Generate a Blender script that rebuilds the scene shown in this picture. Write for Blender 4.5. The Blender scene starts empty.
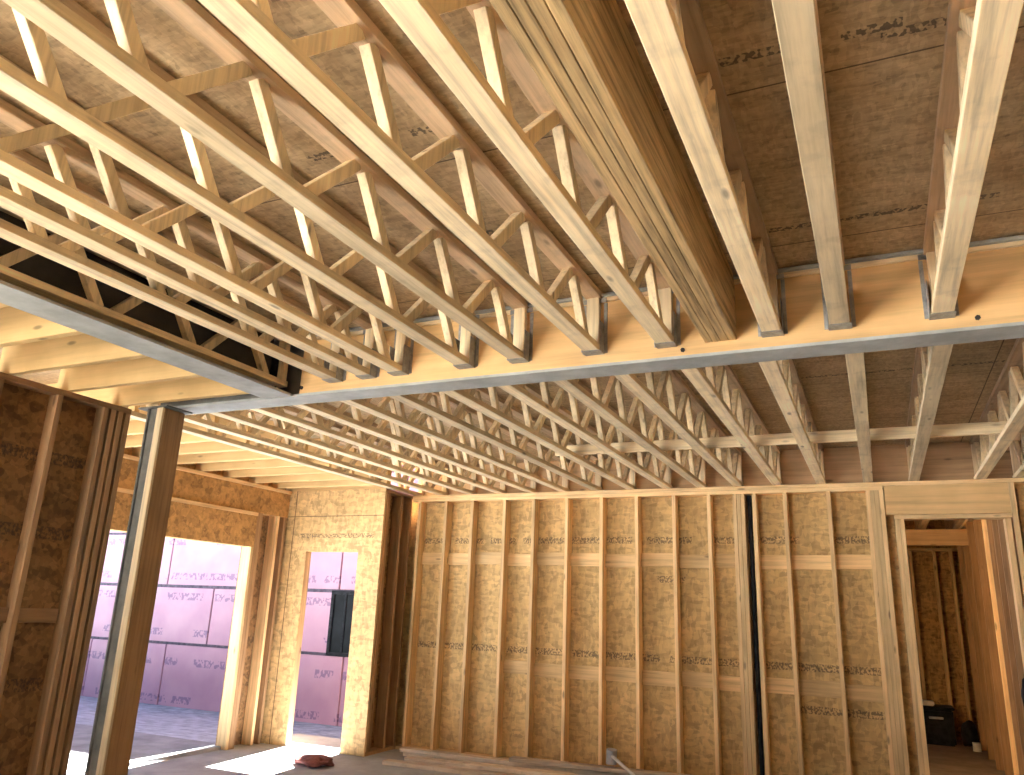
import bpy, bmesh, math, random
from mathutils import Vector, Matrix
random.seed(7)
S = bpy.context.scene
COL = S.collection

# ------------------------------------------------------------------ materials
def new_mat(name):
    m = bpy.data.materials.new(name); m.use_nodes = True
    nt = m.node_tree; nt.nodes.clear()
    out = nt.nodes.new('ShaderNodeOutputMaterial'); b = nt.nodes.new('ShaderNodeBsdfPrincipled')
    nt.links.new(b.outputs[0], out.inputs[0])
    return m, nt, b
def N(nt, t, **kw):
    n = nt.nodes.new(t)
    for k, v in kw.items():
        if hasattr(n, k): setattr(n, k, v)
        else: n.inputs[k].default_value = v
    return n
def math_(nt, op, a, b=None, c=None, clamp=False):
    n = nt.nodes.new('ShaderNodeMath'); n.operation = op; n.use_clamp = clamp
    for i, v in enumerate((a, b, c)):
        if v is None: continue
        if isinstance(v, (int, float)): n.inputs[i].default_value = v
        else: nt.links.new(v, n.inputs[i])
    return n.outputs[0]
def coords(nt, scale, rnd=40.0):
    tc = N(nt, 'ShaderNodeTexCoord'); oi = N(nt, 'ShaderNodeObjectInfo')
    mul = math_(nt, 'MULTIPLY', oi.outputs['Random'], rnd)
    add = N(nt, 'ShaderNodeVectorMath', operation='ADD')
    nt.links.new(tc.outputs['Object'], add.inputs[0]); nt.links.new(mul, add.inputs[1])
    mp = N(nt, 'ShaderNodeMapping'); mp.inputs['Scale'].default_value = scale
    nt.links.new(add.outputs[0], mp.inputs[0])
    return mp.outputs[0], add.outputs[0], oi.outputs['Random'], tc.outputs['Object']
def ramp(nt, fac, stops):
    r = N(nt, 'ShaderNodeValToRGB'); el = r.color_ramp.elements
    while len(el) < len(stops): el.new(0.5)
    for e, (p, c) in zip(el, stops): e.position = p; e.color = (*c, 1)
    nt.links.new(fac, r.inputs[0]); return r.outputs[0]
def mix(nt, fac, a, b, mode='MIX'):
    n = nt.nodes.new('ShaderNodeMix'); n.data_type = 'RGBA'; n.blend_type = mode
    for s, v in ((n.inputs[0], fac), (n.inputs[6], a), (n.inputs[7], b)):
        if isinstance(v, (int, float)): s.default_value = v
        elif isinstance(v, tuple): s.default_value = (*v, 1)
        else: nt.links.new(v, s)
    return n.outputs[2]
def sc(c, k): return tuple(min(1, x*k) for x in c)

def wood(name, c, axis, streak=30, vary=0.22, contrast=0.28, knots=True, rough=0.75, stain=0.0):
    m, nt, b = new_mat(name)
    s = [streak]*3; s[axis] = streak*0.045
    v, raw, rnd, obj = coords(nt, s)
    n1 = N(nt, 'ShaderNodeTexNoise', Scale=1.0, Detail=5.0, Roughness=0.65); nt.links.new(v, n1.inputs['Vector'])
    col = ramp(nt, n1.outputs[0], [(0.28, sc(c, 1-contrast*1.25)), (0.5, c), (0.72, sc(c, 1+contrast*.75))])
    n2 = N(nt, 'ShaderNodeTexNoise', Scale=3.0, Detail=3.0); nt.links.new(raw, n2.inputs['Vector'])
    col = mix(nt, 0.55, col, ramp(nt, n2.outputs[0], [(0.3, (0.78, 0.72, 0.62)), (0.65, (1.08, 1.05, 1.0))]), 'MULTIPLY')
    if stain:
        n3 = N(nt, 'ShaderNodeTexNoise', Scale=9.0, Detail=4.0); nt.links.new(raw, n3.inputs['Vector'])
        f = math_(nt, 'MULTIPLY', ramp(nt, n3.outputs[0], [(0.56, (0, 0, 0)), (0.68, (1, 1, 1))]), stain)
        col = mix(nt, f, col, (0.22, 0.2, 0.15))
    if knots:
        ks = [5.0]*3; ks[axis] = 1.6
        mp = N(nt, 'ShaderNodeMapping'); mp.inputs['Scale'].default_value = ks; nt.links.new(raw, mp.inputs[0])
        vo = N(nt, 'ShaderNodeTexVoronoi', Scale=1.6); nt.links.new(mp.outputs[0], vo.inputs['Vector'])
        col = mix(nt, ramp(nt, vo.outputs['Distance'], [(0.06, (0.75, 0.75, 0.75)), (0.13, (0, 0, 0))]), col, sc(c, 0.28))
    f = math_(nt, 'ADD', math_(nt, 'MULTIPLY', rnd, vary*2), 1-vary)
    hs = N(nt, 'ShaderNodeHueSaturation'); nt.links.new(col, hs.inputs['Color']); nt.links.new(f, hs.inputs['Value'])
    nt.links.new(hs.outputs[0], b.inputs['Base Color']); b.inputs['Roughness'].default_value = rough
    bp = N(nt, 'ShaderNodeBump', Strength=0.25, Distance=0.004); nt.links.new(n1.outputs[0], bp.inputs['Height']); nt.links.new(bp.outputs[0], b.inputs['Normal'])
    return m

def text_mask(nt, u, v, rows, height, freq=26.0, seed=0.0, density=0.5):
    """rows of blurred stamped print: u runs along the line, v across it"""
    tot = None
    for k, (r, u0, u1) in enumerate(rows):
        d = math_(nt, 'ABSOLUTE', math_(nt, 'SUBTRACT', v, r))
        band = math_(nt, 'LESS_THAN', d, height/2)
        if u0 is not None:
            band = math_(nt, 'MULTIPLY', band, math_(nt, 'MULTIPLY', math_(nt, 'GREATER_THAN', u, u0), math_(nt, 'LESS_THAN', u, u1)))
        tot = band if tot is None else math_(nt, 'MAXIMUM', tot, band)
    cx = N(nt, 'ShaderNodeCombineXYZ'); nt.links.new(math_(nt, 'MULTIPLY', u, freq*2.1), cx.inputs[0]); nt.links.new(math_(nt, 'MULTIPLY', v, freq*1.5), cx.inputs[1]); cx.inputs[2].default_value = seed
    g = N(nt, 'ShaderNodeTexNoise', Scale=1.0, Detail=1.0); nt.links.new(cx.outputs[0], g.inputs['Vector'])
    glyph = ramp(nt, g.outputs[0], [(0.47, (0, 0, 0)), (0.53, (1, 1, 1))])
    cw = N(nt, 'ShaderNodeCombineXYZ'); nt.links.new(math_(nt, 'MULTIPLY', u, 2.7), cw.inputs[0]); nt.links.new(math_(nt, 'MULTIPLY', v, .8), cw.inputs[1]); cw.inputs[2].default_value = seed+5
    w = N(nt, 'ShaderNodeTexNoise', Scale=1.0, Detail=0.0); nt.links.new(cw.outputs[0], w.inputs['Vector'])
    word = math_(nt, 'GREATER_THAN', w.outputs[0], density)
    return math_(nt, 'MULTIPLY', math_(nt, 'MULTIPLY', tot, glyph), word)

def osb(name, c, plane='XZ', rows=(), th=0.07, seed=0.0, contrast=0.45, seams=None, soft=False, density=0.47, mark=.6, fs=1.0):
    m, nt, b = new_mat(name)
    v, raw, rnd, obj = coords(nt, (1, 1, 1), 0.0)
    # strands in two directions
    cols = []
    for k, s in enumerate(((34*fs, 12*fs, 14*fs), (13*fs, 36*fs, 34*fs))):
        mp = N(nt, 'ShaderNodeMapping'); mp.inputs['Scale'].default_value = s; mp.inputs['Rotation'].default_value = (0.3*k, 0.5*k, 0.35*k+0.2)
        nt.links.new(raw, mp.inputs[0])
        vo = N(nt, 'ShaderNodeTexVoronoi', Scale=1.0); nt.links.new(mp.outputs[0], vo.inputs['Vector'])
        sep = N(nt, 'ShaderNodeSeparateColor'); nt.links.new(vo.outputs['Color'], sep.inputs[0])
        cols.append(sep.outputs[k])
    f = math_(nt, 'MULTIPLY', math_(nt, 'ADD', cols[0], cols[1]), 0.5)
    if soft:
        n0 = N(nt, 'ShaderNodeTexNoise', Scale=7.0, Detail=6.0, Roughness=0.7)
        mp = N(nt, 'ShaderNodeMapping'); mp.inputs['Scale'].default_value = (0.35, 2.2, 1); nt.links.new(raw, mp.inputs[0]); nt.links.new(mp.outputs[0], n0.inputs['Vector'])
        f = math_(nt, 'ADD', math_(nt, 'MULTIPLY', f, 0.35), math_(nt, 'MULTIPLY', n0.outputs[0], 0.65))
    col = ramp(nt, f, [(0.12, sc(c, 1-contrast)), (0.45, c), (0.85, sc(c, 1+contrast*.9))])
    n2 = N(nt, 'ShaderNodeTexNoise', Scale=2.2, Detail=4.0); nt.links.new(raw, n2.inputs['Vector'])
    col = mix(nt, 0.6, col, ramp(nt, n2.outputs[0], [(0.3, (0.72, 0.68, 0.6)), (0.7, (1.1, 1.08, 1.05))]), 'MULTIPLY')
    sx = N(nt, 'ShaderNodeSeparateXYZ'); nt.links.new(obj, sx.inputs[0])
    uv = {'X': sx.outputs[0], 'Y': sx.outputs[1], 'Z': sx.outputs[2]}
    u, w = uv[plane[0]], uv[plane[1]]
    if rows:
        mk = text_mask(nt, u, w, rows, th, seed=seed, density=density)
        col = mix(nt, math_(nt, 'MULTIPLY', mk, mark), col, (0.035, 0.03, 0.03))
    if seams:
        for axis, vals, wd in seams:
            for val in vals:
                d = math_(nt, 'ABSOLUTE', math_(nt, 'SUBTRACT', uv[axis], val))
                col = mix(nt, math_(nt, 'MULTIPLY', math_(nt, 'LESS_THAN', d, wd/2), 0.8), col, (0.05, 0.03, 0.02))
    nt.links.new(col, b.inputs['Base Color']); b.inputs['Roughness'].default_value = 0.8
    bp = N(nt, 'ShaderNodeBump', Strength=0.3, Distance=0.004); nt.links.new(f, bp.inputs['Height']); nt.links.new(bp.outputs[0], b.inputs['Normal'])
    return m

def noisy(name, c1, c2, scale=6.0, rough=0.9, metal=0.0, detail=6.0, bump=0.2, lo=.35, hi=.65):
    m, nt, b = new_mat(name)
    v, raw, rnd, obj = coords(nt, (1, 1, 1))
    n = N(nt, 'ShaderNodeTexNoise', Scale=scale, Detail=detail, Roughness=0.65); nt.links.new(raw, n.inputs['Vector'])
    nt.links.new(ramp(nt, n.outputs[0], [(lo, c1), (hi, c2)]), b.inputs['Base Color'])
    b.inputs['Roughness'].default_value = rough; b.inputs['Metallic'].default_value = metal
    bp = N(nt, 'ShaderNodeBump', Strength=bump, Distance=0.01); nt.links.new(n.outputs[0], bp.inputs['Height']); nt.links.new(bp.outputs[0], b.inputs['Normal'])
    return m

PINE = (0.82, 0.70, 0.49)
PINEF = (0.76, 0.55, 0.30)
M = {
 'pine_x': wood('pine_along_x', PINE, 0), 'pine_y': wood('pine_along_y', PINE, 1, stain=.18), 'pine_z': wood('pine_along_z', PINE, 2),
 'top_shaded_y': wood('top_chord_shaded_wood', (0.56, 0.43, 0.30), 1, stain=.25),  # shade on the top chords put into a darker, greyer wood colour
 'stud_z': wood('stud_wood', PINEF, 2), 'stud_x': wood('stud_wood_across', PINEF, 0), 'stud_y': wood('stud_wood_deep', PINEF, 1),
 'shaded_z': wood('shaded_stud_wood', (0.34, 0.21, 0.11), 2), 'shaded_y': wood('shaded_plate_wood', (0.34, 0.21, 0.11), 1),  # darkened copies of the framing wood, shade put into the colour
 'lvl_x': wood('laminated_beam_wood', (0.72, 0.49, 0.24), 0, streak=16, knots=False, vary=0.04, contrast=.22),
 'lvl_y': wood('laminated_header_wood', (0.52, 0.38, 0.20), 1, streak=42, knots=False, vary=0.12, contrast=.6),
 'joist': wood('yellow_joist_wood', (0.68, 0.49, 0.24), 0, streak=14, vary=0.06, contrast=.15),
 'deck': osb('subfloor_sheet', (0.42, 0.32, 0.20), 'XY', rows=[(2.17, -0.33, -.12), (2.185, 0.03, 0.20), (2.23, .14, .36), (3.39, -0.33, 0.58), (2.13, -1.95, -1.74), (2.13, -1.47, -1.36), (5.8, -.4, .9), (2.95, -2.4, -2.1), (2.95, -1.7, -1.5)], th=0.042, contrast=.7, soft=True, fs=2.2, mark=.75,
             seams=[('Y', [2.34, 3.56, 4.78, 6.0, 7.22], 0.008), ('X', [-1.62, 0.82, -4.06], 0.008)], density=-1.0),
 'osb_back': osb('back_wall_osb', (0.56, 0.39, 0.18), 'XZ', rows=[(2.36, -5.2, 0.1), (1.15, -5.2, 0.1), (0.77, -.8, 0.1), (1.95, -2.3, -1.8)], th=0.07, seed=2.0, density=0.40, contrast=.28, mark=.65),
 'rim': wood('rim_board_wood', (0.50, 0.34, 0.20), 0, streak=14, contrast=.3),
 'block_x': wood('blocking_wood', (0.70, 0.50, 0.26), 0),
 'osb_shaded': osb('left_wall_shaded_osb', (0.25, 0.14, 0.06), 'YZ', rows=[(2.44, 2.4, 3.9), (1.95, 2.4, 3.9), (1.0, 2.4, 3.9)], th=0.08, seed=9.0, density=0.42),  # darkened OSB copy for the walls and cavity lying in shade
 'osb_header': osb('header_osb', (0.50, 0.29, 0.11), 'YZ', seed=4.0, contrast=.35),
 'osb_door': osb('doorway_wall_osb', (0.58, 0.40, 0.19), 'XZ', rows=[(2.35, -6.42, -5.3)], th=0.055, seed=6.0, contrast=.3, density=0.4, seams=[('X', [-6.50], 0.012), ('Z', [2.585], .008)]),
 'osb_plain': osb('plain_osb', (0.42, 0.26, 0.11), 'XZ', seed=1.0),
 'steel': noisy('galvanised_grey_steel', (0.34, 0.37, 0.38), (0.50, 0.54, 0.55), 5.0, 0.6, 0.1, bump=.05),
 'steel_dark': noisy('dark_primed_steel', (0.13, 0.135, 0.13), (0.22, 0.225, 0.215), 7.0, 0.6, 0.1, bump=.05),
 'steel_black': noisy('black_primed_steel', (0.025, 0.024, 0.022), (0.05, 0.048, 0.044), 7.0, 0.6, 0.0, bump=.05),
 'zinc': noisy('zinc_strap', (0.26, 0.27, 0.28), (0.42, 0.43, 0.44), 30.0, 0.5, 0.3, bump=.05),
 'concrete': noisy('concrete_slab', (0.28, 0.285, 0.30), (0.40, 0.41, 0.43), 3.0, 0.85, bump=.08),
 'bounce_apron': noisy('grey_bounce_apron', (0.20, 0.21, 0.22), (0.32, 0.33, 0.35), 3.0, 0.9, bump=.08),
 'bounce_terrace': noisy('sandy_bounce_terrace', (0.58, 0.55, 0.49), (0.72, 0.69, 0.62), 3.0, 0.9, bump=.08),
 'hall_floor': noisy('brown_hall_floor', (0.16, 0.12, 0.09), (0.27, 0.21, 0.16), 3.0, 0.85, bump=.08),  # darker and browner than the main slab
 'ground': noisy('gravelly_ground', (0.25, 0.29, 0.33), (0.52, 0.58, 0.64), 5.0, 0.95, detail=9.0, bump=.5),
 'black': noisy('black_plastic', (0.010, 0.011, 0.013), (0.03, 0.03, 0.035), 12.0, 0.45, bump=.1),
 'hole': noisy('dark_iron', (0.02, 0.015, 0.012), (0.04, 0.03, 0.025), 12.0, 0.6, bump=.1),
 'white': noisy('off_white_plastic', (0.55, 0.52, 0.49), (0.72, 0.69, 0.66), 9.0, 0.5, bump=.1),
 'grey': noisy('grey_rubber', (0.34, 0.34, 0.35), (0.52, 0.52, 0.53), 9.0, 0.6, bump=.1),
 'red': noisy('reddish_cloth', (0.13, 0.035, 0.03), (0.28, 0.10, 0.09), 14.0, 0.9, bump=.4),
 'seam': noisy('seam_tape', (0.07, 0.06, 0.09), (0.17, 0.14, 0.19), 9.0, 0.8, bump=.1),
 'old': wood('weathered_board_wood', (0.66, 0.56, 0.46), 0, stain=.3),
}
def pink():
    m, nt, b = new_mat('pink_foam_board')
    v, raw, rnd, obj = coords(nt, (1, 1, 1))
    n = N(nt, 'ShaderNodeTexNoise', Scale=1.5, Detail=4.0); nt.links.new(raw, n.inputs['Vector'])
    col = ramp(nt, n.outputs[0], [(0.3, (0.50, 0.27, 0.37)), (0.7, (0.60, 0.35, 0.44))])
    sx = N(nt, 'ShaderNodeSeparateXYZ'); nt.links.new(obj, sx.inputs[0]); sr = N(nt, 'ShaderNodeSeparateXYZ'); nt.links.new(raw, sr.inputs[0])
    for r, h, fr in ((-0.38, .15, 9.0), (0.40, .16, 9.0)):
        mk = text_mask(nt, sr.outputs[0], sx.outputs[2], [(r, None, None)], h, freq=fr, seed=3.0+r, density=0.44)
        col = mix(nt, math_(nt, 'MULTIPLY', mk, 0.6), col, (0.14, 0.09, 0.20))
    nt.links.new(col, b.inputs['Base Color']); b.inputs['Roughness'].default_value = 0.6
    return m
M['pink'] = pink()

# ------------------------------------------------------------------ geometry helpers
def mk(name, bm, mat, parent=None, smooth=False):
    me = bpy.data.meshes.new(name); bmesh.ops.recalc_face_normals(bm, faces=bm.faces); bm.to_mesh(me); bm.free()
    if smooth:
        for p in me.polygons: p.use_smooth = True
    me.materials.append(mat if not isinstance(mat, str) else M[mat])
    o = bpy.data.objects.new(name, me); COL.objects.link(o)
    if parent: o.parent = parent
    return o
def add_board(bm, p0, p1, w, h, up=(0, 0, 1), ch=0.0025):
    """lumber from p0 to p1: w across, h along 'up', eased long edges"""
    p0, p1 = Vector(p0), Vector(p1); d = (p1-p0).normalized()
    up = Vector(up); side = d.cross(up).normalized(); up = side.cross(d).normalized()
    a, b = w/2, h/2; c = min(ch, a*.4, b*.4)
    sec = [(-a+c, -b), (a-c, -b), (a, -b+c), (a, b-c), (a-c, b), (-a+c, b), (-a, b-c), (-a, -b+c)]
    r = [[bm.verts.new(p + side*x + up*y) for x, y in sec] for p in (p0, p1)]
    for i in range(8):
        j = (i+1) % 8; bm.faces.new((r[0][i], r[0][j], r[1][j], r[1][i]))
    bm.faces.new(r[0]); bm.faces.new(list(reversed(r[1])))
def board(name, p0, p1, w, h, mat, parent=None, up=(0, 0, 1), ch=0.0025):
    bm = bmesh.new(); add_board(bm, p0, p1, w, h, up, ch); return mk(name, bm, mat, parent)
def add_box(bm, lo, hi, ch=0.0):
    x0, y0, z0 = lo; x1, y1, z1 = hi
    v = [bm.verts.new(p) for p in ((x0,y0,z0),(x1,y0,z0),(x1,y1,z0),(x0,y1,z0),(x0,y0,z1),(x1,y0,z1),(x1,y1,z1),(x0,y1,z1))]
    for f in ((0,3,2,1),(4,5,6,7),(0,1,5,4),(1,2,6,5),(2,3,7,6),(3,0,4,7)): bm.faces.new([v[i] for i in f])
def box(name, lo, hi, mat, parent=None, bev=0.0):
    bm = bmesh.new(); add_box(bm, lo, hi)
    if bev: bmesh.ops.bevel(bm, geom=bm.edges[:], offset=bev, segments=2, affect='EDGES')
    return mk(name, bm, mat, parent)
def boxes(name, lst, mat, parent=None):
    bm = bmesh.new()
    for lo, hi in lst: add_box(bm, lo, hi)
    return mk(name, bm, mat, parent)
def add_cyl(bm, p0, p1, r, n=16, r2=None):
    p0, p1 = Vector(p0), Vector(p1); d = (p1-p0).normalized()
    a = d.orthogonal().normalized(); b = d.cross(a)
    R = [[bm.verts.new(p + (a*math.cos(t*2*math.pi/n)+b*math.sin(t*2*math.pi/n))*q) for t in range(n)] for p, q in ((p0, r), (p1, r if r2 is None else r2))]
    for i in range(n):
        j = (i+1) % n; bm.faces.new((R[0][i], R[0][j], R[1][j], R[1][i]))
    bm.faces.new(R[0]); bm.faces.new(list(reversed(R[1])))
def cyl(name, p0, p1, r, mat, parent=None, n=16, r2=None):
    bm = bmesh.new(); add_cyl(bm, p0, p1, r, n, r2); return mk(name, bm, mat, parent)
def empty(name, loc=(0, 0, 0)):
    o = bpy.data.objects.new(name, None); o.location = loc; o.empty_display_size = .1; COL.objects.link(o); return o
def tag(o, label, cat, group=None):
    o['label'] = label; o['category'] = cat
    if group: o['group'] = group
    return o
def struct(o, label=None):
    o['kind'] = 'structure'
    if label: o['label'] = label
    return o
def copy_tree(o, parent=None):
    c = o.copy(); COL.objects.link(c)
    if parent:
        c.parent = parent; c.matrix_parent_inverse = o.matrix_parent_inverse.copy()
    for ch in list(o.children): copy_tree(ch, c)
    return c
ORD = ['first', 'second', 'third', 'fourth', 'fifth', 'sixth', 'seventh', 'eighth', 'ninth', 'tenth', 'eleventh', 'twelfth', 'thirteenth', 'fourteenth', 'fifteenth', 'sixteenth', 'seventeenth']

# ------------------------------------------------------------------ floor, ground
struct(boxes('floor_rear_bounce', [((-6.75, -6.0, -0.12), (2.6, 1.2, 0.0))], 'bounce_terrace'))  # unseen rear slab, made pale to bounce sunlight up
struct(boxes('floor', [((-6.75, 1.2, -0.12), (2.6, 8.43, 0.0))], 'concrete'), 'pale concrete slab')
struct(box('bounce_apron', (-13, -3, -0.2), (-6.77, 7.6, -0.06), 'bounce_apron'))  # added slab bouncing sun through the wide opening
struct(box('bounce_terrace', (-12, -22, -0.12), (6, -6.0, -0.02), 'bounce_terrace'))  # unseen, added as a sunlit bounce surface behind the camera
struct(box('floor_hall', (-1.2, 8.43, -0.12), (2.6, 14.2, 0.0), 'hall_floor'), 'brown floor of the dark hall')
def ground():
    bm = bmesh.new(); xs = [-60 + 2.0*i for i in range(61)]; ys = [-60 + 2.0*i for i in range(61)]
    rows = []
    for y in ys:
        rr = []
        for x in xs:
            z = -0.13 - 0.62*min(1, max(0, (y-7.0)/6.0))
            rr.append(bm.verts.new((x, y, z)))
        rows.append(rr)
    for i in range(60):
        for j in range(60):
            bm.faces.new((rows[i][j], rows[i][j+1], rows[i+1][j+1], rows[i+1][j]))
    return mk('ground', bm, 'ground')
struct(ground(), 'bluish gravelly ground outside')

# ------------------------------------------------------------------ ceiling deck
struct(boxes('ceiling', [((-6.75, 1.75, 3.287), (-3.60, 7.66, 3.31)), ((-3.60, -6.0, 3.287), (2.6, 7.66, 3.31)), ((-5.35, 7.66, 3.287), (2.6, 8.43, 3.31)), ((-1.22, 8.43, 3.287), (2.6, 14.2, 3.31))], 'deck'), 'stamped wood subfloor seen from below')  # unseen rear part extended, left part cut open, to steer sunlight

# ------------------------------------------------------------------ back wall (framing faces the room)
def wall_frame(root, studs, z0, z1, mat, mk_stud, top=True): pass
wb = struct(empty('wall_back', (0, 8.25, 0)), 'open stud back wall sheathed in stamped OSB')
def P(o, root):                       # parent keeping world-space mesh coordinates
    o.parent = root; o.matrix_parent_inverse = Matrix.Translation(root.location).inverted(); return o
YF, YB = 8.25, 8.39
P(boxes('sheathing', [((-5.35, YB, 0), (0.18, YB+.012, 2.9)), ((0.18, YB, 2.82), (1.22, YB+.012, 2.9)), ((1.22, YB, 0), (2.6, YB+.012, 2.9))], 'osb_back'), wb)
P(board('top_plate', (-5.2, YF+.07, 2.84), (0.10, YF+.07, 2.84), .14, .038, 'stud_x'), wb)
P(board('top_plate', (-5.2, YF+.07, 2.88), (2.6, YF+.07, 2.88), .14, .038, 'stud_x'), wb)
P(board('bottom_plate', (-5.2, YF+.07, 0.019), (0.25, YF+.07, 0.019), .14, .038, 'stud_x'), wb)
SX = [-5.09, -4.72, -4.36, -3.93, -3.56, -3.15, -2.74, -2.34, -1.93, -1.56, -0.80, -0.39]
for x in SX:
    P(board('stud', (x, YF+.07, .038), (x, YF+.07, 2.82), .038, .14, 'stud_z', up=(0, 1, 0)), wb)
for x in (-1.295, -1.255, -1.215, -1.10):
    P(board('stud', (x, YF+.07, .038), (x, YF+.07, 2.82), .038, .14, 'stud_z', up=(0, 1, 0)), wb)
for x in (-0.035, 0.005, 0.045, 0.085):
    P(board('stud', (x, YF+.07, .038), (x, YF+.07, 2.82), .0385, .14, 'stud_z', up=(0, 1, 0)), wb)
P(board('trimmer_stud', (0.200, YF+.07, 0.0), (0.200, YF+.07, 2.54), .038, .14, 'stud_z', up=(0, 1, 0)), wb)
P(board('trimmer_stud', (0.240, YF+.07, 0.0), (0.240, YF+.07, 2.54), .038, .14, 'stud_z', up=(0, 1, 0)), wb)
P(board('trimmer_stud', (1.10, YF+.07, 0.0), (1.10, YF+.07, 2.54), .045, .14, 'stud_z', up=(0, 1, 0)), wb)
P(board('stud', (1.16, YF+.07, 0.038), (1.16, YF+.07, 2.86), .045, .14, 'stud_z', up=(0, 1, 0)), wb)
P(board('stud', (1.55, YF+.07, 0.038), (1.55, YF+.07, 2.86), .038, .14, 'stud_z', up=(0, 1, 0)), wb)
P(box('rim_board', (-5.2, 8.395, 2.903), (2.59, 8.425, 3.285), 'rim'), wb)
P(boxes('header', [((0.11, YF+.004, 2.585), (1.135, YF+.136, 2.86))], 'lvl_x'), wb)
P(board('header_plate', (0.18, YF+.07, 2.562), (1.135, YF+.07, 2.562), .14, .038, 'stud_x'), wb)
sx = sorted(SX + [-1.295, -1.255, -1.10, -0.035])
for i in range(len(sx)-1):
    a, b_ = sx[i]+.019, sx[i+1]-.019
    if b_-a < .12 or (abs(sx[i]+1.255) < .01): continue
    dz = random.uniform(-.015, .015)
    P(board('blocking', (a, YB-.02, 2.15+dz), (b_, YB-.02, 2.15+dz), .038, .14, 'block_x'), wb)
    if i > 2: P(board('blocking', (a, YB-.02, 0.955-dz), (b_, YB-.02, 0.955-dz), .038, .14, 'block_x'), wb)
vp = tag(cyl('vent_pipe', (-1.157, 8.33, 0.04), (-1.157, 8.33, 2.81), 0.021, 'black'), 'black vertical pipe in the narrow stud bay of the back wall', 'pipe')

# return wall at the back left corner
wr = struct(empty('wall_return', (-5.2, 7.65, 0)), 'short dark return wall beside the back wall')
P(box('sheathing', (-5.34, 7.66, 0), (-5.325, 8.39, 2.9), 'osb_shaded'), wr)
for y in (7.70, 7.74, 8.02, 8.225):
    P(board('stud', (-5.26, y, .038), (-5.26, y, 2.86), .13, .038, 'shaded_z', up=(0, 1, 0)), wr)
P(board('top_plate', (-5.26, 7.66, 2.88), (-5.26, 8.25, 2.88), .13, .038, 'shaded_y'), wr)
P(board('bottom_plate', (-5.26, 7.66, .019), (-5.26, 8.25, .019), .13, .038, 'shaded_y'), wr)

# wall with the exterior doorway (sheathed side faces the room)
wd = struct(empty('wall_doorway', (-5.9, 7.65, 0)), 'bright OSB wall with the narrow exterior doorway')
DX0, DX1, DZ = -6.27, -5.51, 2.165
P(boxes('sheathing', [((-6.735, 7.64, 0), (DX0, 7.652, 2.9)), ((DX1, 7.64, 0), (-5.195, 7.652, 2.9)), ((DX0, 7.64, DZ), (DX1, 7.652, 2.9))], 'osb_door'), wd)
for x in (-6.56, DX0-.02, DX1+.02, DX1+.06, -5.22):
    P(board('stud', (x, 7.70, .0), (x, 7.70, 2.86), .038, .09, 'stud_z', up=(0, 1, 0)), wd)
P(box('header', (DX0, 7.655, DZ), (DX1, 7.745, DZ+.2), 'lvl_x'), wd)
P(box('rim_board', (-6.735, 7.655, 2.86), (-5.2, 7.74, 3.285), 'joist'), wd)
P(board('sill_plate', (DX0, 7.70, .012), (DX1, 7.70, .012), .12, .024, 'white'), wd)

# exterior left wall with the wide opening
we = struct(empty('wall_left', (-6.66, 5.5, 0)), 'exterior wall with the wide opening')
P(boxes('header', [((-6.73, 3.2, 2.17), (-6.60, 7.10, 2.53))], 'osb_header'), we)
P(board('header_plate', (-6.665, 3.2, 2.55), (-6.665, 7.10, 2.55), .15, .038, 'stud_y'), we)
P(boxes('cripple_band', [((-6.73, 3.2, 2.57), (-6.61, 7.64, 2.86))], 'osb_header'), we)
P(board('top_plate', (-6.665, -0.8, 2.88), (-6.665, 7.64, 2.88), .15, .038, 'stud_y'), we)
P(boxes('rim_board', [((-6.73, -.8, 2.9), (-6.69, 7.64, 3.285))], 'osb_header'), we)
for y, m_ in ((7.075, 'stud_z'), (7.12, 'shaded_z'), (7.165, 'shaded_z'), (7.46, 'stud_z'), (7.58, 'shaded_z')):
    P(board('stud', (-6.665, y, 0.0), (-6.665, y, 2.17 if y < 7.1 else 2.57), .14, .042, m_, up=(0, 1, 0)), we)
P(box('sheathing', (-6.75, 7.06, 0), (-6.735, 7.75, 2.9), 'osb_shaded'), we)
for y in (3.22, 3.26):
    P(board('stud', (-6.665, y, 0.0), (-6.665, y, 2.17), .14, .038, 'stud_z', up=(0, 1, 0)), we)
P(box('sheathing', (-6.75, -.8, 0), (-6.735, 3.22, 2.9), 'osb_plain'), we)
P(box('curb', (-6.76, 3.2, 0.0), (-6.66, 7.05, 0.035), 'concrete'), we)

# near left interior wall
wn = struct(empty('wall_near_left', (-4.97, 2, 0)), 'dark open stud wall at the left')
P(box('sheathing', (-5.002, -.8, 0), (-4.99, 3.84, 2.9), 'osb_shaded'), wn)
P(board('top_plate', (-4.945, -.8, 2.87), (-4.945, 3.84, 2.87), .09, .04, 'shaded_y'), wn)
P(board('bottom_plate', (-4.945, -.8, .019), (-4.945, 3.84, .019), .09, .038, 'shaded_y'), wn)
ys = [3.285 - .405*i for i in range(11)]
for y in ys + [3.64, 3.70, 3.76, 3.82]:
    P(board('stud', (-4.945, y, .038), (-4.945, y, 2.85), .09, .04, 'shaded_z', up=(0, 1, 0)), wn)
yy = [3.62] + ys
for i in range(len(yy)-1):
    P(board('blocking', (-4.971, yy[i+1]+.02, 1.425), (-4.971, yy[i]-.02, 1.425), .038, .09, 'shaded_y'), wn)

# right wall out of frame that closes the room
wq = struct(empty('wall_right_unseen', (2.6, 4, 0)))
P(box('sheathing', (2.6, -6, 0), (2.615, 14.2, 3.28), 'osb_plain'), wq)
for i in range(8):
    P(board('stud', (2.53, 0.2+i, 0), (2.53, 0.2+i, 2.9), .14, .038, 'stud_z', up=(0, 1, 0)), wq)

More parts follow.
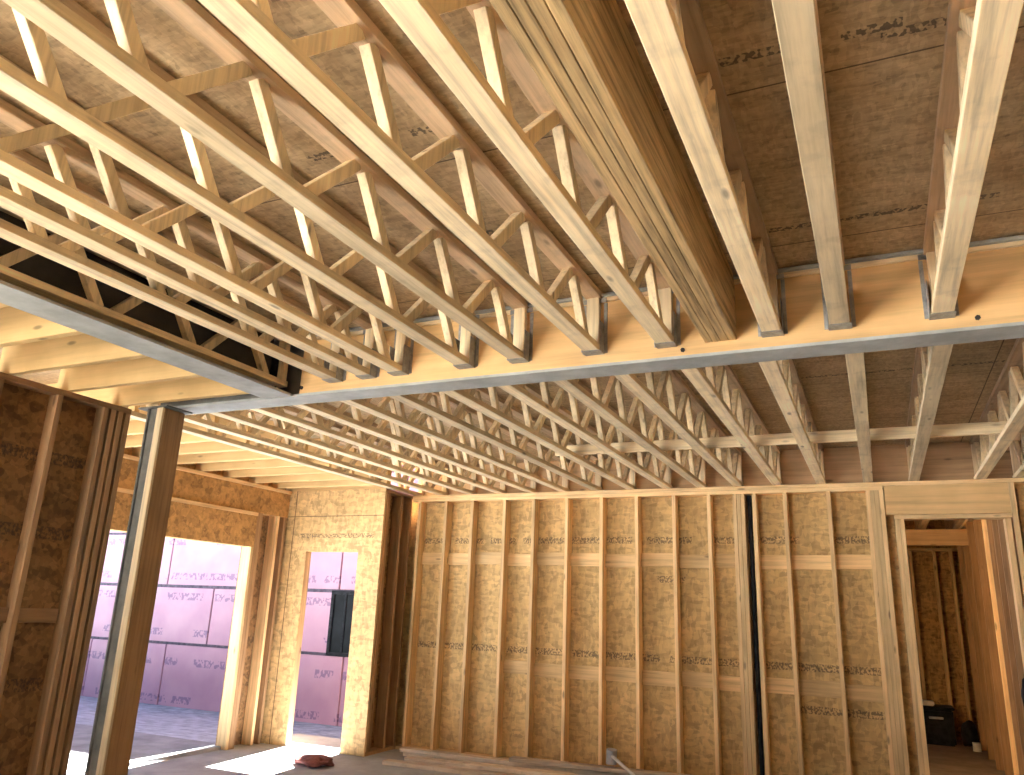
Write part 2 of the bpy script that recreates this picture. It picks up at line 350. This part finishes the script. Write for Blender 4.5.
wz = struct(empty('wall_rear_blocker', (1.4, -6, 0)))  # unseen wall added to block light from the right rear
P(boxes('sheathing', [((-3.0, -6.015, 0), (2.6, -6.0, 3.28))], 'osb_plain'), wz)
for x in (-1.1, -.5, .1, .7, 1.3, 1.9, 2.5):
    P(board('stud', (x, -5.92, 0), (x, -5.92, 3.2), .038, .14, 'stud_z', up=(0, 1, 0)), wz)
# ------------------------------------------------------------------ hall beyond the doorway
wh = struct(empty('wall_hall_back', (0, 13.8, 0)), 'dim stud wall at the end of the hall')
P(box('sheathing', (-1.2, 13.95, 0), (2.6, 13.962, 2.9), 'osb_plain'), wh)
for x in (-.35, .06, .47, .80, 1.03, 1.42, 1.8):
    P(board('stud', (x, 13.87, .0), (x, 13.87, 2.7), .045, .14, 'stud_z', up=(0, 1, 0)), wh)
P(board('top_plate', (-1.2, 13.87, 2.72), (2.6, 13.87, 2.72), .14, .038, 'stud_x'), wh)
P(box('rim_board', (-1.2, 13.82, 2.9), (2.6, 13.95, 3.28), 'osb_plain'), wh)
wi = struct(empty('wall_hall_right', (1.2, 10, 0)), 'reddish stud wall on the right of the hall')
P(box('sheathing', (1.2, 8.41, 0), (1.212, 13.8, 2.9), 'osb_plain'), wi)
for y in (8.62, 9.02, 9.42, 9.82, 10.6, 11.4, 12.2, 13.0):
    P(board('stud', (1.13, y, .0), (1.13, y, 2.86), .14, .04, 'stud_z' if y == 9.82 else 'shaded_z', up=(0, 1, 0)), wi)
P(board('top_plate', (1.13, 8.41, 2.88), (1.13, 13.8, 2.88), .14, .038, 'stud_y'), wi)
wj = struct(empty('wall_hall_left_unseen', (-1.2, 10, 0)))  # unseen, stopped short so a set amount of daylight enters the hall
P(box('sheathing', (-1.21, 9.4, 0), (-1.2, 13.9, 3.28), 'osb_plain'), wj)
tag(box('dropped_beam', (-1.19, 11.9, 2.62), (1.19, 12.04, 2.83), 'rim', bev=.004), 'dark dropped beam crossing the hall beyond the doorway', 'beam')

# ------------------------------------------------------------------ steel beams and posts
def i_beam(name, axis, a0, a1, c, z0, z1, fw, tf=.016, tw=.012, mat='steel'):
    root = empty(name, (0, 0, 0))
    for part, lo, hi in (('bottom_flange', (-fw/2, z0), (fw/2, z0+tf)), ('top_flange', (-fw/2, z1-tf), (fw/2, z1)), ('web', (-tw/2, z0+tf), (tw/2, z1-tf))):
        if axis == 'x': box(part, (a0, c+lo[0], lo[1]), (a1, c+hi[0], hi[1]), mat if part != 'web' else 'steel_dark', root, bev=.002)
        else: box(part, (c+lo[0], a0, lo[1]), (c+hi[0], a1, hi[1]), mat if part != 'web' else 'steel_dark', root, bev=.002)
    return root
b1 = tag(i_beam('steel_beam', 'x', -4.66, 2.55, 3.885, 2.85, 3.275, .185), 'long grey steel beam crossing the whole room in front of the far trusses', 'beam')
def channel():
    root = empty('steel_beam', (0, 0, 0))
    box('bottom_flange', (-3.59, -.85, 2.85), (-3.355, 3.775, 2.866), 'steel', root, bev=.002)
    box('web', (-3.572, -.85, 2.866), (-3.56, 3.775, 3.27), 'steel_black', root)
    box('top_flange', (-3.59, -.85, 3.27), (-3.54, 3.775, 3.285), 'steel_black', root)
    return root
b2 = tag(channel(), 'pale grey steel beam at left running away beside the yellow joists', 'beam')
box('end_plate', (-3.59, 3.776, 2.868), (-3.50, 3.788, 3.2), 'steel_black', b2)
for z in (2.93, 3.05):
    cyl('bolt', (-3.53, 3.76, z), (-3.53, 3.775, z), .02, 'hole', b2, n=6)
# laminated timber packed into both sides of the long steel beam
lb = empty('laminated_beam', (-.4, 3.845, 2.868))
P(box('front_ply', (-3.34, 3.826, 2.868), (2.55, 3.876, 3.235), 'lvl_x', bev=.003), lb)
P(box('nailer_strip', (-3.34, 3.812, 3.236), (2.55, 3.876, 3.257), 'pine_x'), lb)
for x, z in ((-3.32, 2.915), (.50, 2.915), (-.83, 2.905), (1.15, 3.0)):
    P(cyl('bolt', (x, 3.826, z), (x, 3.815, z), .012, 'hole', n=6), lb)
tag(lb, 'yellow laminated timber packed against the front of the long steel beam', 'beam')
lr = empty('laminated_beam', (-.4, 3.92, 2.868))
P(box('rear_ply', (-4.6, 3.894, 2.868), (2.55, 3.944, 3.257), 'lvl_x', bev=.003), lr)
tag(lr, 'laminated timber on the back of the long steel beam carrying the far trusses', 'beam')
# flush multi-ply header running with the near trusses
fl = empty('flush_beam', (-.63, 1.5, 2.93))
for k in range(4):
    x = -0.70 + .04*k
    P(board('ply', (x+.005, -.85, 3.108), (x+.005, 3.824, 3.108), .0395, .352, 'lvl_y', ch=.003), fl)
tag(fl, 'thick four-ply laminated beam between the third and fourth near trusses from the right', 'beam')

post = empty('steel_post', (-4.5, 3.8, 0))
P(boxes('column', [((-4.585, 3.72, 0.012), (-4.57, 3.90, 2.84)), ((-4.47, 3.72, 0.012), (-4.455, 3.90, 2.84)), ((-4.57, 3.803, 0.012), (-4.47, 3.817, 2.84))], 'steel_dark'), post)
P(box('face_plate', (-4.57, 3.735, .012), (-4.47, 3.75, 2.84), 'steel_dark'), post)
P(box('timber_packing', (-4.455, 3.722, .012), (-4.415, 3.898, 2.835), 'shaded_z', bev=.003), post)  # darker wood carries the shade on the side face
P(box('lit_edge_strip', (-4.468, 3.70, .012), (-4.412, 3.7195, 2.835), 'pine_z', bev=.002), post)  # pale strip stands for the lit front edge of the packing
P(box('cap_plate', (-4.66, 3.70, 2.84), (-4.38, 3.93, 2.85), 'steel_dark'), post)
P(box('base_plate', (-4.68, 3.68, 0), (-4.38, 3.94, .012), 'steel_dark'), post)
tag(post, 'dark steel post with timber packing and a pale lit-edge strip under the left end of the long steel beam', 'post')

# ------------------------------------------------------------------ floor trusses
CH, CW, ZT = .038, .089, 3.285
def make_truss(y0, y1, z0, node0, width=CW, plates=False):
    root = empty('floor_truss', (0, y0, z0))
    def q(o): return P(o, root)
    q(board('bottom_chord', (0, y0, z0+CH/2), (0, y1, z0+CH/2), width, CH, 'pine_y'))
    q(board('top_chord', (0, y0, ZT-CH/2), (0, y1, ZT-CH/2), width, CH, 'top_shaded_y'))
    zb, zt = z0+CH, ZT-CH
    k = math.ceil((y0-.15-node0)/.61)
    while True:
        yb = node0 + .61*k          # foot of the bright web on the bottom chord
        if yb > y1+.3: break
        for a, b_ in (((yb, zb), (yb-.19, zt)), ((yb+.09, zb), (yb+.36, zt))):
            (ya, za), (yc, zc) = a, b_
            if min(ya, yc) < y0+.04 or max(ya, yc) > y1-.05: continue
            d = (zc-za)
            q(board('web', (0, ya, za), (0, yc, zc), .042, .05, 'pine_z', up=(0, 1, 0)))
        if plates and y0+.1 < yb+.045 < y1-.1:
            for s in (-1, 1):
                q(box('nail_plate', (s*(width/2+.0006)-.0006, yb-.03, z0+.003), (s*(width/2+.0006)+.0006, yb+.12, z0+.036), 'zinc'))
        k += 1
    q(board('end_post', (0, y1-.022, zb), (0, y1-.022, zt), .07, .038, 'pine_z', up=(0, 1, 0)))
    q(board('end_post', (0, y0+.022, zb), (0, y0+.022, zt), .07, .038, 'pine_z', up=(0, 1, 0)))
    return root
NB = 'floor trusses in front of the long steel beam'
near = [(.36, 'rightmost near floor truss, nearest the top right corner, in front of the long steel beam'),
        (-.07, 'near floor truss, second from the right, with bare underside beside the stamped subfloor'),
        (-.38, 'near floor truss just right of the thick four-ply laminated beam'),
        (-.91, 'near floor truss just left of the thick four-ply laminated beam'),
        (-1.31, 'near floor truss, second to the left of the four-ply laminated beam'),
        (-1.755, 'near floor truss, third to the left of the four-ply laminated beam'),
        (-2.10, 'near floor truss, fourth to the left of the four-ply laminated beam'),
        (-2.555, 'near floor truss, fourth from the pale left steel beam'),
        (-2.79, 'yellower near floor truss, third from the pale left steel beam'),
        (-3.045, 'near floor truss, second from the pale left steel beam'),
        (-3.485, 'near floor truss running right against the pale left steel beam')]
proto = make_truss(-.6, 3.822, 2.93, 1.21)
for i, (x, lab) in enumerate(near):
    t = proto if i == 0 else copy_tree(proto)
    t.name = 'floor_truss'
    t.location.x = x
    tag(t, lab, 'truss', NB)
FB = 'floor trusses behind the long steel beam'
far = [1.24, .93, .38, -.02, -.45, -.87, -1.26, -1.64, -2.01, -2.41, -2.81, -3.21, -3.61, -4.01, -4.41, -4.81, -5.16]
proto2 = make_truss(3.947, 8.38, 2.902, 4.26)
for i, x in enumerate(far):
    t = proto2 if i == 0 else copy_tree(proto2)
    t.location.x = x
    lab = ('far floor truss behind the long steel beam, %s counted from the right' % ORD[i]) if i < len(far)-1 else 'leftmost far floor truss, edging the yellow joists over the wide opening'
    if i == 0: lab = 'rightmost far floor truss behind the long steel beam, above the doorway to the hall'
    tag(t, lab, 'truss', FB)
# joist hangers on the laminated beam
def make_hanger(side):
    root = empty('joist_hanger', (0, 3.82, 2.93))
    for s in (-1, 1):
        P(box('flange', (min(s*.052, s*.070), 3.819, 2.935), (max(s*.052, s*.070), 3.8245, 3.225), 'zinc'), root)
    P(box('seat', (-.052, 3.74, 2.9265), (.052, 3.822, 2.9285), 'zinc'), root)
    P(box('top_strap', (-.070, 3.806, 3.225), (.070, 3.8115, 3.252), 'zinc'), root)
    for s in (-1, 1):
        P(box('side_plate', (s*.0515-.001, 3.75, 2.928), (s*.0515+.001, 3.8245, 3.1), 'zinc'), root)
    return root
hp = make_hanger(0)
names = ['rightmost', 'second from the right', 'third from the right', 'just left of the four-ply beam'] 
for i, (x, lab) in enumerate(near[:-1]):
    h = hp if i == 0 else copy_tree(hp)
    h.location.x = x
    where = ['at the rightmost near truss', 'at the second near truss from the right', 'at the near truss right of the four-ply beam', 'at the near truss left of the four-ply beam',
             'at the second near truss left of the four-ply beam', 'at the third near truss left of the four-ply beam', 'at the fourth near truss left of the four-ply beam',
             'at the fourth near truss from the pale left steel beam', 'at the third near truss from the pale left steel beam', 'at the second near truss from the pale left steel beam'][i]
    tag(h, 'galvanised joist hanger ' + where, 'hanger', 'joist hangers on the laminated beam')
# strongback board through the far trusses
sb = tag(board('strongback_board', (-2.6, 6.505, 2.99), (2.5, 6.505, 2.99), .038, .089, 'pine_x'), 'long pale bracing board threaded crosswise through the far floor trusses', 'board')

# yellow joists at the left
for i in range(5):
    y = 3.74 - .41*i
    j = board('floor_joist', (-5.03, y+.022, 3.09), (-3.592, y+.022, 3.09), .045, .39, 'joist')
    tag(j, 'yellow floor joist left of the pale steel beam, %s counted from the post' % ORD[i], 'joist', 'yellow joists beside the pale left steel beam')
for i in range(9):
    y = 7.41 - .41*i
    j = board('floor_joist', (-6.69, y, 3.095), (-5.21, y, 3.095), .045, .38, 'joist')
    tag(j, 'yellow floor joist over the wide opening, %s counted from the doorway wall' % ORD[i], 'joist', 'yellow joists over the wide opening')
# joists over the hall
for i, x in enumerate((.2, .62, 1.04)):
    for k, (ya, yb) in enumerate(((8.45, 13.9),)):
        j = board('hall_joist', (x, ya, 3.06), (x, yb, 3.06), .089, .30, 'pine_y')
        tag(j, ['left', 'middle', 'right'][i] + 'most ceiling joist seen through the doorway of the hall' if i != 1 else 'middle ceiling joist seen through the doorway of the hall', 'joist', 'ceiling joists of the hall')

# ------------------------------------------------------------------ neighbouring building
nb = empty('neighbouring_building', (-14, 13.5, -.8))
def PN(o): return P(o, nb)
PN(box('wall', (-24, 13.56, -1.0), (-1.35, 19, 8.4), 'seam'))  # unseen height and right end sized to hold back the sun
def foam(x0, x1, z0, z1):
    o = box('insulation_board', (-(x1-x0)/2, -.03, -(z1-z0)/2), ((x1-x0)/2, .03, (z1-z0)/2), 'pink', bev=.004)
    o.location = ((x0+x1)/2, 13.53, (z0+z1)/2)
    o.parent = nb; o.matrix_parent_inverse = Matrix.Translation(nb.location).inverted()
PN(box('shade_block', (-24, 13.56, 8.4), (-7.6, 19, 10.8), 'seam'))  # unseen step added only to shade the ground outside the opening
rows = [(-.95, .55, -12.3), (.61, 1.79, -11.10), (1.86, 3.0, -10.12), (3.06, 4.24, -11.1), (4.28, 5.5, -10.12), (5.52, 6.7, -11.1), (6.72, 7.94, -10.12), (7.96, 8.4, -11.1)]
WX0, WX1, WZ0, WZ1 = -10.28, -9.55, .56, 1.83
for z0, z1, s in rows:
    x = s - 2.44*5
    while x < -1.4:
        a, b_ = max(x, -24)+.018, min(x+2.44, -1.35)-.018
        if b_-a > .1:
            if z0 > .5 and z1 < 1.9 and a < WX1 and b_ > WX0:      # boards cut round the window
                if WX0-a > .05: foam(a, WX0, z0, z1)
                if b_-WX1 > .05: foam(WX1, b_, z0, z1)
            else: foam(a, b_, z0, z1)
        x += 2.44
win = PN(boxes('window_frame', [((WX0, 13.47, WZ0), (WX0+.07, 13.56, WZ1)), ((WX1-.07, 13.47, WZ0), (WX1, 13.56, WZ1)), ((WX0+.07, 13.47, WZ0), (WX1-.07, 13.56, WZ0+.07)), ((WX0+.07, 13.47, WZ1-.07), (WX1-.07, 13.56, WZ1)), ((-9.95, 13.48, WZ0+.07), (-9.90, 13.56, WZ1-.07))], 'black'))
glass = noisy('dark_window_glass', (.006, .007, .008), (.015, .017, .02), 2.0, 0.35, bump=0)
for _m in (M['black'], glass): _m.node_tree.nodes['Principled BSDF'].inputs['Specular IOR Level'].default_value = .08
g = mk('pane', (lambda bm: (add_box(bm, (WX0+.07, 13.50, WZ0+.07), (WX1-.07, 13.51, WZ1-.07)), bm)[1])(bmesh.new()), glass)
P(g, nb)
tag(nb, 'neighbouring building clad in pink stamped foam boards seen through the openings', 'building')

# ------------------------------------------------------------------ things on the floor
pile = 'loose boards at the foot of the back wall'
def loose(p0, p1, w, h, lab, mat='old'):
    tag(board('loose_board', p0, p1, w, h, mat), lab, 'board', pile)
loose((-4.90, 8.02, .019), (-1.60, 8.10, .019), .14, .038, 'loose board lying flat against the foot of the back wall, under the others')
loose((-4.93, 7.98, .059), (-1.72, 8.08, .059), .12, .038, 'loose board stacked on the one at the wall foot, its left end reaching furthest')
loose((-3.60, 7.96, .104), (-1.20, 8.06, .122), .12, .038, 'uppermost loose board of the stack under the mallet')
loose((-4.72, 7.76, .019), (-1.95, 7.86, .019), .14, .038, 'middle loose board lying on the slab in front of the stacked boards')
loose((-4.80, 7.46, .019), (-2.30, 7.60, .019), .12, .038, 'front loose board of the pile, nearest the room')
loose((-3.95, 7.62, .060), (-1.7, 7.72, .075), .14, .038, 'upper front loose board crossing over the edges of two others')
ml = empty('mallet', (-2.53, 8.0, .14))
P(cyl('head', (-2.54, 8.0, .165), (-2.53, 7.99, .295), .052, 'grey', n=24), ml)
P(cyl('handle', (-2.53, 7.97, .245), (-2.18, 7.66, .125), .015, 'white', n=12), ml)
tag(ml, 'grey-headed mallet with a whitish handle lying on the loose boards', 'tool')

def blob(name, loc, r, mat, seed=1, sub=3, amp=.25, flat=False, parent=None):
    bm = bmesh.new(); bmesh.ops.create_icosphere(bm, subdivisions=sub, radius=1)
    rnd = random.Random(seed); ph = [(Vector((rnd.uniform(-4, 4), rnd.uniform(-4, 4), rnd.uniform(-4, 4))), rnd.uniform(0, 6)) for _ in range(7)]
    for v in bm.verts:
        k = 1 + amp*sum(math.sin(p.dot(v.co)*1.5+f) for p, f in ph)/4
        v.co = Vector((v.co.x*r[0]*k, v.co.y*r[1]*k, max(v.co.z, -.6)*r[2]*k))
    zmin = min(v.co.z for v in bm.verts)
    for v in bm.verts: v.co.z -= zmin
    o = mk(name, bm, mat, None, smooth=True); o.location = loc
    return o
tag(blob('crumpled_cloth', (-5.33, 6.95, 0), (.20, .14, .05), 'red', 3, amp=.4), 'crumpled dark reddish cloth on the sunlit slab near the doorway', 'cloth')
tb = empty('storage_crate', (.62, 13.3, 0))
P(box('body', (.34, 13.1, 0), (.78, 13.5, .46), 'black', bev=.02), tb)
P(box('lid', (.32, 13.08, .46), (.80, 13.52, .50), 'black', bev=.01), tb)
P(box('handle', (.47, 13.06, .34), (.65, 13.09, .37), 'grey', bev=.005), tb)
tag(tb, 'black lidded crate on the hall floor behind the doorway trimmer', 'crate')
tag(blob('duffel_bag', (.965, 13.25, 0), (.11, .14, .20), 'black', 8, amp=.15), 'dark slumped bag on the hall floor right of the black crate', 'bag')
tag(box('folded_paper', (.36, 13.14, .501), (.56, 13.4, .56), 'white', bev=.012), 'whitish folded stack on top of the black crate in the hall', 'paper')
cu = empty('paint_can', (1.10, 12.9, 0)); cu.location = (1.0, 12.85, 0)
P(cyl('body', (1.0, 12.85, 0), (1.0, 12.85, .10), .05, 'white', n=20), cu)
P(cyl('rim', (1.0, 12.85, .10), (1.0, 12.85, .108), .053, 'grey', n=20), cu)
tag(cu, 'small whitish can on the hall floor in front of the slumped bag', 'can')
bg = empty('tool_pouch', (1.09, 8.2, 1.05))
P(blob('pouch', (1.085, 8.195, .92), (.075, .045, .17), 'black', 5, amp=.12), bg)
P(cyl('strap', (1.09, 8.205, 1.15), (1.095, 8.236, 1.36), .012, 'black', n=8), bg)
tag(bg, 'black pouch hanging on the right jamb of the hall doorway', 'pouch')

# ------------------------------------------------------------------ camera
cam = bpy.data.cameras.new('camera'); co = bpy.data.objects.new('camera', cam); COL.objects.link(co); S.camera = co
f, pitch, roll, yaw = CAM = (775.0, 0.28014, 0.03887, 0.44079)
cy, sy, cp, sp, cr, sr = math.cos(yaw), math.sin(yaw), math.cos(pitch), math.sin(pitch), math.cos(roll), math.sin(roll)
fwd = Vector((-sy*cp, cy*cp, sp)); rt = Vector((cy, sy, 0)); up = rt.cross(fwd)
r2 = cr*rt + sr*up; u2 = -sr*rt + cr*up
mw = Matrix.Identity(4)
for i in range(3): mw[i][0] = r2[i]; mw[i][1] = u2[i]; mw[i][2] = -fwd[i]
mw.translation = Vector((0, 0, 1.57)); co.matrix_world = mw
cam.sensor_fit = 'HORIZONTAL'; cam.sensor_width = 36; cam.lens = 36*f/1024; cam.clip_start = .02; cam.clip_end = 500

# ------------------------------------------------------------------ light
w = bpy.data.worlds.new('sky'); S.world = w; w.use_nodes = True
nt = w.node_tree; bgn = nt.nodes['Background']
sky = nt.nodes.new('ShaderNodeTexSky'); sky.sky_type = 'NISHITA'; sky.sun_disc = False
sky.sun_elevation = math.radians(56); sky.sun_rotation = math.radians(0)
nt.links.new(sky.outputs[0], bgn.inputs[0]); bgn.inputs[1].default_value = 0.09
sl = bpy.data.lights.new('sun', 'SUN'); so = bpy.data.objects.new('sun', sl); COL.objects.link(so)
el = math.radians(56); hx, hy = .12, -.993
d = Vector((hx*math.cos(el), hy*math.cos(el), -math.sin(el)))
so.rotation_euler = d.to_track_quat('-Z', 'Y').to_euler(); so.location = (0, 5, 20)
sl.energy = 46.0; sl.angle = math.radians(.6); sl.color = (1, .96, .90)

vs = S.view_settings; vs.view_transform = 'Standard'; vs.look = 'None'; vs.gamma = 1; vs.use_curve_mapping = False
vs.exposure = 1.7
S.cycles.use_denoising = True
S.cycles.max_bounces = 14; S.cycles.diffuse_bounces = 10
